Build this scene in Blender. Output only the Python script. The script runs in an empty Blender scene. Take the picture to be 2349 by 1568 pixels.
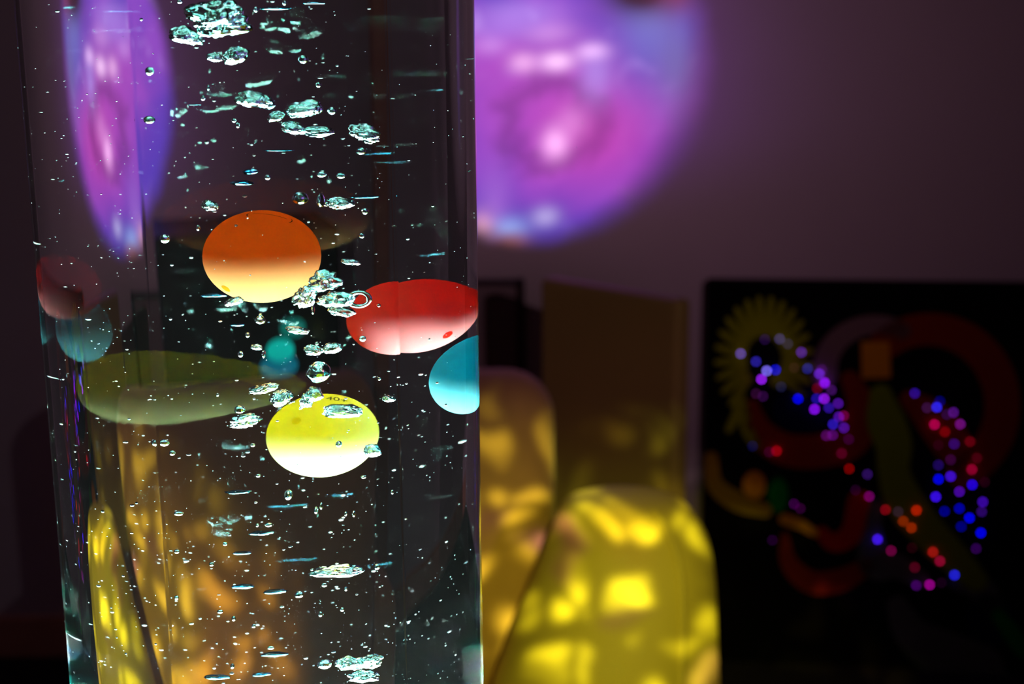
import bpy, bmesh, math, random
from mathutils import Vector, Matrix, noise

S = bpy.context.scene
COL = S.collection
random.seed(7)

# ------------------------------------------------------------------ camera
cam_data = bpy.data.cameras.new('camera')
cam = bpy.data.objects.new('camera', cam_data)
COL.objects.link(cam)
cam_data.sensor_width = 36.0
cam_data.lens = 36.0 * 3260.0 / 2349.0
cam_data.clip_start = 0.02
_t, _r = math.radians(12.8), math.radians(0.42)
_R0, _U0, _F = Vector((1, 0, 0)), Vector((0, math.sin(_t), math.cos(_t))), Vector((0, math.cos(_t), -math.sin(_t)))
_R = math.cos(_r) * _R0 - math.sin(_r) * _U0
_U = math.cos(_r) * _U0 + math.sin(_r) * _R0
m = Matrix(((_R.x, _U.x, -_F.x, 0), (_R.y, _U.y, -_F.y, 0), (_R.z, _U.z, -_F.z, 1.45), (0, 0, 0, 1)))
cam.matrix_world = m
cam_data.dof.use_dof = True
cam_data.dof.focus_distance = 0.63
cam_data.dof.aperture_fstop = 8.5
cam_data.dof.aperture_blades = 0
S.camera = cam

# ------------------------------------------------------------------ view, world, sampling detail
S.view_settings.view_transform = 'Standard'
S.view_settings.look = 'None'
S.view_settings.gamma = 1.0
S.view_settings.exposure = 0.0
S.view_settings.use_curve_mapping = False
cy = S.cycles
cy.max_bounces = 16
cy.transmission_bounces = 16
cy.glossy_bounces = 8
cy.diffuse_bounces = 3
cy.volume_bounces = 0
cy.transparent_max_bounces = 8
cy.caustics_refractive = False
cy.caustics_reflective = False
cy.sample_clamp_indirect = 60.0
cy.sample_clamp_direct = 0.0
cy.use_denoising = True
w = bpy.data.worlds.new('world')
S.world = w
w.use_nodes = True
w.node_tree.nodes['Background'].inputs[0].default_value = (0.55, 0.42, 0.5, 1)
w.node_tree.nodes['Background'].inputs[1].default_value = 0.006


# ------------------------------------------------------------------ node helpers
def lin(h):
    f = lambda c: c / 12.92 if c <= 0.04045 else ((c + 0.055) / 1.055) ** 2.4
    return tuple(f(int(h[i:i + 2], 16) / 255.0) for i in (0, 2, 4))


class NT:
    """small wrapper to write node trees as expressions"""
    def __init__(self, tree):
        self.t = tree
        tree.nodes.clear()

    def n(self, typ, **kw):
        x = self.t.nodes.new(typ)
        for k, v in kw.items():
            setattr(x, k, v)
        return x

    def put(self, sock, v):
        if hasattr(v, 'links'):
            self.t.links.new(v, sock)
        else:
            sock.default_value = v

    def m(self, op, a, b=None, c=None, clamp=False):
        x = self.n('ShaderNodeMath', operation=op, use_clamp=clamp)
        self.put(x.inputs[0], a)
        if b is not None:
            self.put(x.inputs[1], b)
        if c is not None:
            self.put(x.inputs[2], c)
        return x.outputs[0]

    def step(self, v, a, b, lo=0.0, hi=1.0):
        x = self.n('ShaderNodeMapRange', interpolation_type='SMOOTHSTEP')
        for i, q in enumerate((v, a, b, lo, hi)):
            self.put(x.inputs[i], q)
        return x.outputs[0]

    def mix(self, f, a, b, mode='MIX'):
        x = self.n('ShaderNodeMix', data_type='RGBA', blend_type=mode)
        self.put(x.inputs[0], f)
        self.put(x.inputs[6], a)
        self.put(x.inputs[7], b)
        return x.outputs[2]

    def vec(self, x, y, z=0.0):
        c = self.n('ShaderNodeCombineXYZ')
        for i, q in enumerate((x, y, z)):
            self.put(c.inputs[i], q)
        return c.outputs[0]


# ------------------------------------------------------------------ lamps
LAMP_Z = 0.975            # light unit in the foot of the bubble tube
TCX, TCY = -0.11443, 0.64696


def spot(name, loc, target, energy, angle, blend=0.1, radius=0.01):
    L = bpy.data.lights.new(name, 'SPOT')
    L.energy, L.spot_size, L.spot_blend, L.shadow_soft_size = energy, angle, blend, radius
    o = bpy.data.objects.new(name, L)
    COL.objects.link(o)
    o.location = loc
    o.rotation_euler = (Vector(target) - Vector(loc)).to_track_quat('-Z', 'Y').to_euler()
    return o, L


# effect projector: throws the violet disc on the back wall
PROJ_LOC, PROJ_AT = (0.95, -0.7, 1.85), (0.075, 3.10, 1.335)
o, L = spot('effect_projector_lamp', PROJ_LOC, PROJ_AT, 150.0, math.radians(100), 0.3, 0.004)
L.use_nodes = True
g = NT(L.node_tree)
tc = g.n('ShaderNodeTexCoord')
sp = g.n('ShaderNodeSeparateXYZ')
g.t.links.new(tc.outputs['Normal'], sp.inputs[0])
dist = (Vector(PROJ_AT) - Vector(PROJ_LOC)).length
R_DISC = 0.352
k = dist / R_DISC
zz = g.m('MULTIPLY', g.m('ABSOLUTE', sp.outputs[2]), 1.0 / k)
U_ = g.m('DIVIDE', sp.outputs[0], zz)       # picture coordinates, 1 = rim of the disc
V_ = g.m('DIVIDE', sp.outputs[1], zz)
uv = g.vec(U_, V_)
rr = g.m('SQRT', g.m('ADD', g.m('MULTIPLY', U_, U_), g.m('MULTIPLY', V_, V_)))
nz = g.n('ShaderNodeTexNoise')
g.put(nz.inputs['Vector'], uv)
nz.inputs['Scale'].default_value = 1.5
nz.inputs['Detail'].default_value = 2.0
nz.inputs['Distortion'].default_value = 0.6
nv = nz.outputs[0]
nz2 = g.n('ShaderNodeTexNoise')
g.put(nz2.inputs['Vector'], uv)
nz2.inputs['Scale'].default_value = 3.2
nz2.inputs['Detail'].default_value = 3.0
nz2.inputs['Distortion'].default_value = 1.4
nw = nz2.outputs[0]


def blob(u, v, ru, rv=None, soft=1.0):
    rv = rv or ru
    a = g.m('DIVIDE', g.m('SUBTRACT', U_, u), ru)
    b = g.m('DIVIDE', g.m('SUBTRACT', V_, v), rv)
    q = g.m('ADD', g.m('MULTIPLY', a, a), g.m('MULTIPLY', b, b))
    return g.m('EXPONENT', g.m('MULTIPLY', q, -1.0))


C4 = lambda r, gg, b: (r, gg, b, 1.0)
colr = g.mix(g.step(nv, 0.35, 0.68), C4(.09, .05, .52), C4(.30, .08, .62))
colr = g.mix(g.m('MULTIPLY', blob(.30, -.32, .55, .42), 0.95), colr, C4(.52, .055, .44))
colr = g.mix(g.m('MULTIPLY', blob(-.15, .0, .6, .35), 0.65), colr, C4(.48, .08, .55))
colr = g.mix(g.m('MULTIPLY', blob(-.1, -1.0, .9, .22), 0.85), colr, C4(.09, .045, .42))
colr = g.mix(g.m('MULTIPLY', blob(.62, .25, .26, .45), 0.8), colr, C4(.10, .10, .50))
colr = g.mix(g.m('MULTIPLY', blob(.80, .02, .14, .3), 0.6), colr, C4(.16, .16, .36))
# dark ring with the bright core
q = g.m('SQRT', g.m('ADD', g.m('POWER', g.m('SUBTRACT', U_, .04), 2), g.m('POWER', g.m('MULTIPLY', g.m('SUBTRACT', V_, -.30), 1.15), 2)))
ring = g.m('MULTIPLY', g.step(g.m('ABSOLUTE', g.m('SUBTRACT', g.m('ADD', q, g.m('MULTIPLY', g.m('SUBTRACT', nw, .5), .34)), .27)), 0.0, 0.13, 1.0, 0.0), 0.42)
colr = g.mix(ring, colr, C4(.10, .02, .13))
for (u, v, ru, rv, s, c) in (
        (.06, -.42, .075, .09, .85, C4(1.1, .55, 1.1)), (.16, -.30, .09, .10, .35, C4(.9, .4, .9)),
        (-.13, .07, .08, .06, .75, C4(.95, .50, .95)), (.07, .07, .10, .055, .9, C4(1.05, .66, 1.1)), (.28, .12, .09, .05, .8, C4(1.0, .6, 1.1)),
        (.30, -.02, .10, .16, .5, C4(.45, .35, .95)), (-.32, .18, .10, .06, .5, C4(.7, .35, .95)),
        (.02, .24, .16, .07, .5, C4(.75, .38, .9)), (-.15, .36, .26, .09, .55, C4(.5, .3, .95)),
        (-.25, .28, .20, .07, .4, C4(.45, .25, .9)), (-.30, -.75, .10, .22, .4, C4(.5, .2, .8)),
        (.0, -.86, .08, .06, .75, C4(.5, .45, .85)), (-.22, -.92, .11, .07, .8, C4(.3, .45, .95)),
        (-.38, -.92, .07, .10, .8, C4(.9, .45, .6)), (-.22, -1.02, .10, .06, .9, C4(.75, .25, .22)),
        (.62, .36, .16, .26, .4, C4(.3, .3, .7))):
    colr = g.mix(g.m('MULTIPLY', blob(u, v, ru, rv), s), colr, c)
wisps = g.m('MULTIPLY', g.step(nw, .55, .72), g.step(V_, -.1, .35, 0.05, .5))
colr = g.mix(wisps, colr, C4(.62, .40, 1.0))
# bite taken out of the rim at the upper side, faint red wedge in it
bite = g.m('MULTIPLY', blob(.58, .47, .24, .14), 1.3)
colr = g.mix(g.m('MINIMUM', bite, 1.0), colr, C4(.05, .02, .045))
colr = g.mix(g.m('MULTIPLY', blob(.80, .45, .14, .12), .8), colr, C4(.20, .04, .10))
soft = g.m('MULTIPLY', g.m('MAXIMUM', g.m('SUBTRACT', g.m('SUBTRACT', g.m('MULTIPLY', U_, .75), g.m('MULTIPLY', V_, .35)), .42), 0.0), .9)
edge = g.step(g.m('ADD', rr, g.m('MULTIPLY', g.m('SUBTRACT', nw, .5), .06)), g.m('SUBTRACT', .92, g.m('MULTIPLY', soft, 1.0)), 1.08, 1.0, 0.0)
halo = g.m('EXPONENT', g.m('MULTIPLY', g.m('MAXIMUM', g.m('SUBTRACT', rr, .9), 0.0), -0.62))
halo2 = g.m('EXPONENT', g.m('MULTIPLY', g.m('MAXIMUM', g.m('SUBTRACT', rr, .9), 0.0), -3.2))
hal = g.mix(halo, C4(.0, .0, .0), C4(.050, .024, .036))
hal = g.mix(g.m('MULTIPLY', halo2, g.step(V_, -1.0, -.3)), hal, C4(.075, .028, .105))
hal = g.mix(g.m('MULTIPLY', blob(-.1, -1.45, .75, .45), .65), hal, C4(.012, .008, .008))  # wall below the disc darkened through the lamp's colour
hal = g.mix(g.step(U_, -2.4, -.8, 0.82, 0.0), hal, C4(.006, .005, .006))  # shade behind and left of the tube put into the lamp's colour
hal = g.mix(g.step(U_, -5.2, -4.0, 1.0, 0.0), hal, C4(.075, .040, .062))  # extra violet light for the far left wall, added in the lamp's colour
out = g.mix(edge, hal, colr)
em = g.n('ShaderNodeEmission')
g.put(em.inputs[0], out)
em.inputs[1].default_value = 1.0
lo = g.n('ShaderNodeOutputLight')
g.t.links.new(em.outputs[0], lo.inputs[0])
L.energy = 1150.0

# dappled yellow effect lamp over the soft seats
YL_LOC, YL_AT = (0.14, 0.12, 1.66), (0.10, 1.85, 0.36)
o, L = spot('dapple_effect_lamp', YL_LOC, YL_AT, 260.0, math.radians(34), 0.8, 0.008)
L.use_nodes = True
g = NT(L.node_tree)
tc = g.n('ShaderNodeTexCoord')
sp = g.n('ShaderNodeSeparateXYZ')
g.t.links.new(tc.outputs['Normal'], sp.inputs[0])
az = g.m('ABSOLUTE', sp.outputs[2])
uv = g.vec(g.m('DIVIDE', sp.outputs[0], az), g.m('DIVIDE', sp.outputs[1], az))
nz = g.n('ShaderNodeTexNoise')
g.put(nz.inputs['Vector'], uv)
nz.inputs['Scale'].default_value = 14.0
nz.inputs['Detail'].default_value = 1.5
vadd = g.n('ShaderNodeVectorMath', operation='MULTIPLY_ADD')
g.put(vadd.inputs[0], nz.outputs['Color'])
vadd.inputs[1].default_value = (.085, .085, 0)
g.put(vadd.inputs[2], uv)
vo = g.n('ShaderNodeTexVoronoi', feature='SMOOTH_F1')
g.put(vo.inputs['Vector'], vadd.outputs[0])
vo.inputs['Scale'].default_value = 38.0
vo.inputs['Smoothness'].default_value = 0.35
spots_ = g.m('POWER', g.step(vo.outputs['Distance'], .08, .62, 1.0, 0.27), 1.6)
big = g.n('ShaderNodeTexNoise')
g.put(big.inputs['Vector'], uv)
big.inputs['Scale'].default_value = 5.0
big.inputs['Detail'].default_value = 1.0
tint = g.mix(g.step(big.outputs[0], .50, .62), C4(.98, .92, .10), C4(1.0, .66, .10))
pur = g.n('ShaderNodeTexNoise')
g.put(pur.inputs['Vector'], vadd.outputs[0])
pur.inputs['Scale'].default_value = 7.5
tint = g.mix(g.step(pur.outputs[0], .56, .64, 0, .8), tint, C4(.62, .18, .75))
em = g.n('ShaderNodeEmission')
g.put(em.inputs[0], tint)
g.put(em.inputs[1], spots_)
lo = g.n('ShaderNodeOutputLight')
g.t.links.new(em.outputs[0], lo.inputs[0])
L.energy = 380.0

# positions in the tube: (x, y from the tube's axis, z, half width, half height), shape, label
BUBBLES = [
    ((-0.0058, -0.0365, 1.4494, 0.00959, 0.00799), 'wild', 'biggest torn splash of air near the top, above two smaller bubbles'),
    ((-0.0183, -0.0292, 1.4438, 0.00587, 0.00405), 'wrinkled', 'flat wrinkled bubble stuck at the lower edge of the biggest air splash'),
    ((-0.0015, -0.0271, 1.4355, 0.00474, 0.00391), 'wrinkled', 'cupped bubble hanging just below the biggest air splash'),
    ((-0.0105, -0.0196, 1.4351, 0.00289, 0.00215), 'wrinkled', 'small slanted bubble beside the cupped one under the biggest air splash'),
    ((0.0058, -0.0347, 1.4177, 0.00715, 0.0041), 'wrinkled', 'white glowing domed bubble well above the orange ball'),
    ((0.0211, -0.0224, 1.4128, 0.00636, 0.00419), 'wrinkled', 'wide teal bubble on top of the three-part bubble cluster'),
    ((0.0113, -0.0247, 1.4103, 0.00312, 0.00254), 'wrinkled', 'small pointed bubble beside the wide teal bubble of the cluster'),
    ((0.0172, -0.0233, 1.4052, 0.0041, 0.00311), 'wrinkled', 'bright crumpled bubble joining the middle of the cluster above the orange ball'),
    ((0.0256, -0.0212, 1.4035, 0.00566, 0.00275), 'wrinkled', 'long flat bubble forming the lower end of the cluster above the orange ball'),
    ((0.0443, -0.0234, 1.4025, 0.00496, 0.00442), 'wild', 'jellyfish shaped teal bubble close to the violet seam of the tube'),
    ((0.0424, -0.0242, 1.3953, 0.00176, 0.00185), 'smooth', 'little bubble trailing below the jellyfish shaped one'),
    ((0.0103, 0.0198, 1.3716, 0.00292, 0.00334), 'smooth', "dark clear bubble just above the orange ball's top"),
    ((0.0207, 0.0042, 1.3717, 0.00143, 0.00367), 'smooth', 'narrow upright bubble above the orange ball, next to the dark clear one'),
    ((0.0326, -0.019, 1.3728, 0.00555, 0.00301), 'wrinkled', 'ragged teal and white bubble above and beside the orange ball'),
    ((-0.0121, -0.0372, 1.3744, 0.00285, 0.00257), 'wrinkled', 'bright domed bubble just above the orange ball on its outer shoulder'),
    ((0.0373, -0.0262, 1.3481, 0.00365, 0.00142), 'wrinkled', 'thin flat teal bubble floating between the orange and red balls'),
    ((0.0305, -0.0429, 1.3418, 0.00542, 0.00467), 'wild', 'largest crumpled teal bubble pressed against the side of the orange ball'),
    ((0.0232, -0.0452, 1.3358, 0.00415, 0.00448), 'wild', 'folded bubble tucked under the lower flank of the orange ball'),
    ((0.0349, -0.0414, 1.3335, 0.00571, 0.00395), 'wild', 'crumpled bubble in the middle of the swarm between orange and red balls'),
    ((0.0427, -0.0382, 1.3335, 0.00523, 0.00378), 'ring', 'clear loop of air overlapping the red ball'),
    ((0.0351, -0.0359, 1.3279, 0.00486, 0.00266), 'wrinkled', 'plump pale bubble at the bottom of the swarm between the balls'),
    ((-0.0051, -0.0365, 1.3334, 0.00351, 0.00189), 'wrinkled', 'tray shaped bubble just below the orange ball'),
    ((0.004, -0.0351, 1.3248, 0.00192, 0.00209), 'smooth', 'round bubble below the orange ball with a bright floor'),
    ((0.0041, -0.0351, 1.3271, 0.0008, 0.00095), 'smooth', 'tiny bead sitting on a round bubble below the orange ball'),
    ((0.0174, -0.0323, 1.3196, 0.00441, 0.00172), 'wrinkled', 'slanted canoe shaped bubble below the orange ball'),
    ((0.0024, -0.0354, 1.3131, 0.00225, 0.00134), 'wrinkled', 'small dish shaped bubble over the teal light spots'),
    ((0.0243, -0.0395, 1.3118, 0.00369, 0.00248), 'wrinkled', 'one wing of the butterfly shaped air pair between the balls'),
    ((0.0313, -0.0373, 1.312, 0.00361, 0.00268), 'wrinkled', 'other wing of the butterfly shaped air pair, with a pink tip'),
    ((0.0258, -0.039, 1.3148, 0.00084, 0.00095), 'smooth', 'tiny bead above the butterfly shaped air pair'),
    ((0.027, -0.0441, 1.3026, 0.00476, 0.00536), 'smooth', 'large round iridescent bubble directly above the yellow ball'),
    ((0.0253, -0.0446, 1.2933, 0.00322, 0.00346), 'wrinkled', "short crumpled bubble touching the yellow ball's upper rim"),
    ((0.0221, -0.0455, 1.2904, 0.00252, 0.00346), 'wild', 'spiky little bubble at the top edge of the yellow ball'),
    ((0.0055, -0.0438, 1.2963, 0.0057, 0.0023), 'wrinkled', "long low bubble beside the yellow ball's top, ending in a point"),
    ((0.012, -0.0425, 1.2916, 0.00411, 0.00385), 'wrinkled', 'rounded crumpled bubble joined to the long low one above the yellow ball'),
    ((-0.0018, -0.0449, 1.2824, 0.00539, 0.00329), 'wild', 'ragged bell shaped bubble with a pink glint beside the yellow ball'),
    ((-0.0036, -0.0451, 1.2875, 0.00212, 0.00212), 'smooth', 'glossy bead sitting on the bell shaped bubble'),
    ((0.0388, -0.0579, 1.2879, 0.00795, 0.00305), 'wrinkled', 'long slanted clear bubble in front of the yellow ball'),
    ((0.0483, -0.0479, 1.2677, 0.00346, 0.00313), 'wrinkled', 'glassy bubble clinging to the lower side of the yellow ball'),
    ((0.0376, -0.062, 1.2747, 0.00126, 0.00163), 'smooth', "small drop shaped bubble in front of the yellow ball's middle"),
    ((0.0532, -0.0363, 1.2884, 0.00258, 0.00157), 'wrinkled', 'small crescent bubble beside the yellow ball at the tube seam'),
    ((0.0295, -0.0379, 1.2104, 0.01082, 0.00265), 'wrinkled', 'long brilliant white bubble low in the tube'),
    ((0.0153, -0.0419, 1.2015, 0.00178, 0.00174), 'smooth', 'small round bubble just below the long brilliant one'),
    ((0.0332, -0.0366, 1.1655, 0.00532, 0.00357), 'wild', 'one lobe of the lowest bubble cluster with a bright bar'),
    ((0.0411, -0.0334, 1.1646, 0.00481, 0.00359), 'wild', 'second purple tipped lobe of the lowest bubble cluster'),
    ((0.038, -0.0347, 1.1581, 0.00568, 0.00317), 'wild', 'teal underside of the lowest bubble cluster'),
    ((0.0237, -0.0397, 1.1669, 0.0029, 0.00251), 'smooth', 'round bubble beside the lowest bubble cluster'),
    ((-0.0146, 0.0117, 1.1902, 0.0039, 0.00172), 'blur', ''),
    ((-0.0037, 0.0137, 1.1867, 0.00438, 0.0013), 'blur', ''),
    ((-0.0076, 0.013, 1.2161, 0.00467, 0.00128), 'blur', ''),
    ((-0.005, 0.0134, 1.1551, 0.00486, 0.00132), 'blur', ''),
    ((-0.0153, 0.0115, 1.2368, 0.0048, 0.00094), 'blur', ''),
    ((-0.0252, 0.0099, 1.1456, 0.00489, 0.00132), 'blur', ''),
    ((-0.01, 0.0125, 1.1454, 0.00328, 0.00132), 'blur', ''),
    ((-0.0148, 0.0117, 1.2068, 0.00342, 0.00107), 'blur', ''),
    ((-0.0135, 0.0422, 1.3771, 0.00402, 0.0018), 'blur', ''),
    ((-0.0106, 0.0428, 1.3822, 0.00263, 0.0022), 'blur', ''),
    ((-0.0248, 0.0397, 1.3254, 0.00444, 0.00123), 'blur', ''),
    ((-0.0174, 0.0414, 1.311, 0.00252, 0.00083), 'blur', ''),
    ((0.0271, 0.0479, 1.3692, 0.00562, 0.00082), 'blur', ''),
    ((0.0007, 0.0359, 1.3924, 0.0052, 0.00049), 'blur', ''),
    ((-0.0003, 0.0446, 1.4552, 0.00505, 0.00134), 'blur', ''),
    ((0.0126, 0.0464, 1.4574, 0.0037, 0.00115), 'blur', ''),
    ((-0.0278, 0.0389, 1.4132, 0.00218, 0.00049), 'blur', ''),
    ((-0.0285, -0.0543, 1.4306, 0.00166, 0.00172), 'bead', ''),
    ((0.0232, -0.0308, 1.4343, 0.00191, 0.00177), 'bead', ''),
    ((0.0282, -0.0293, 1.4238, 0.00106, 0.00126), 'bead', ''),
    ((0.0326, -0.0279, 1.4129, 0.00166, 0.00163), 'bead', ''),
    ((0.009, -0.0341, 1.386, 0.00118, 0.00119), 'bead', ''),
    ((0.0281, -0.0293, 1.3864, 0.00206, 0.00129), 'bead', ''),
    ((0.035, -0.0271, 1.3855, 0.00186, 0.00129), 'bead', ''),
    ((-0.0278, -0.0462, 1.3619, 0.00209, 0.00192), 'bead', ''),
    ((-0.0342, -0.0218, 1.4096, 0.0021, 0.00164), 'bead', ''),
    ((-0.0338, -0.0378, 1.2717, 0.0021, 0.00158), 'bead', ''),
    ((-0.0309, -0.0379, 1.2671, 0.00121, 0.00119), 'bead', ''),
    ((-0.0298, -0.0379, 1.2395, 0.0019, 0.00111), 'bead', ''),
    ((0.0129, -0.0424, 1.2483, 0.00167, 0.00238), 'bead', ''),
    ((0.0213, -0.0313, 1.2378, 0.00093, 0.00161), 'bead', ''),
    ((0.0352, -0.0269, 1.2342, 0.00072, 0.00143), 'bead', ''),
    ((0.0322, -0.028, 1.2347, 0.00062, 0.00102), 'bead', ''),
    ((0.0035, -0.0352, 1.2329, 0.00148, 0.00101), 'bead', ''),
    ((-0.0185, -0.0377, 1.2158, 0.001, 0.00102), 'bead', ''),
    ((0.043, -0.0237, 1.2075, 0.00125, 0.00135), 'bead', ''),
    ((-0.0314, -0.0378, 1.2218, 0.00105, 0.00102), 'bead', ''),
    ((0.0249, -0.0393, 1.2049, 0.00113, 0.00092), 'bead', ''),
    ((0.0417, -0.0245, 1.3593, 0.00124, 0.00113), 'bead', ''),
    ((0.0431, -0.0239, 1.3698, 0.00133, 0.0015), 'bead', ''),
    ((-0.0167, -0.0376, 1.3654, 0.0008, 0.00129), 'bead', ''),
    ((-0.0007, -0.0359, 1.233, 0.00066, 0.00081), 'bead', ''),
    ((0.0312, -0.0283, 1.1992, 0.00071, 0.00104), 'bead', ''),
    ((0.0295, -0.0289, 1.1896, 0.00089, 0.00104), 'bead', ''),
    ((0.0213, -0.0313, 1.1886, 0.00086, 0.00125), 'bead', ''),
    ((-0.0112, -0.0372, 1.1898, 0.00083, 0.00124), 'bead', ''),
    ((-0.0038, -0.0364, 1.1858, 0.00083, 0.00093), 'bead', ''),
    ((0.0022, -0.0355, 1.1748, 0.00133, 0.00083), 'bead', ''),
    ((-0.0126, -0.0373, 1.167, 0.00084, 0.00126), 'bead', ''),
    ((-0.013, -0.0373, 1.225, 0.00091, 0.00091), 'bead', ''),
    ((-0.0325, -0.0377, 1.2001, 0.00088, 0.00103), 'bead', ''),
    ((-0.0162, -0.0376, 1.1933, 0.00117, 0.00093), 'bead', ''),
    ((-0.0019, -0.036, 1.4098, 0.00093, 0.00089), 'bead', ''),
    ((-0.0006, -0.0358, 1.4078, 0.00078, 0.00126), 'bead', ''),
    ((-0.0124, -0.0373, 1.4191, 0.00094, 0.00106), 'bead', ''),
    ((-0.0103, -0.0371, 1.4233, 0.00062, 0.00124), 'bead', ''),
    ((0.0076, -0.0344, 1.4545, 0.00092, 0.00122), 'bead', ''),
    ((-0.0187, -0.0377, 1.4579, 0.00109, 0.00086), 'bead', ''),
    ((0.0176, -0.0322, 1.4572, 0.00093, 0.00122), 'bead', ''),
    ((-0.0008, -0.0359, 1.3188, 0.00096, 0.00114), 'bead', ''),
    ((-0.0037, -0.0363, 1.3105, 0.00112, 0.00134), 'bead', ''),
    ((0.0047, -0.035, 1.3101, 0.0008, 0.00173), 'bead', ''),
    ((0.0232, -0.0308, 1.3282, 0.00066, 0.00191), 'bead', ''),
    ((0.047, -0.0222, 1.3281, 0.00074, 0.00077), 'bead', ''),
    ((0.0486, -0.0604, 1.32, 0.00142, 0.00121), 'bead', ''),
    ((0.0463, -0.0224, 1.2951, 0.00075, 0.00079), 'bead', ''),
    ((0.0005, -0.0357, 1.2558, 0.00098, 0.00079), 'bead', ''),
    ((-0.0009, -0.0359, 1.2698, 0.00097, 0.00079), 'bead', ''),
    ((0.0393, -0.0254, 1.2509, 0.0011, 0.00081), 'bead', ''),
    ((0.0497, -0.0207, 1.2418, 0.0006, 0.00102), 'bead', ''),
    ((0.0233, -0.0308, 1.2396, 0.00068, 0.00161), 'bead', ''),
    ((-0.0129, -0.0373, 1.2929, 0.00065, 0.00077), 'bead', ''),
]
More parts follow.
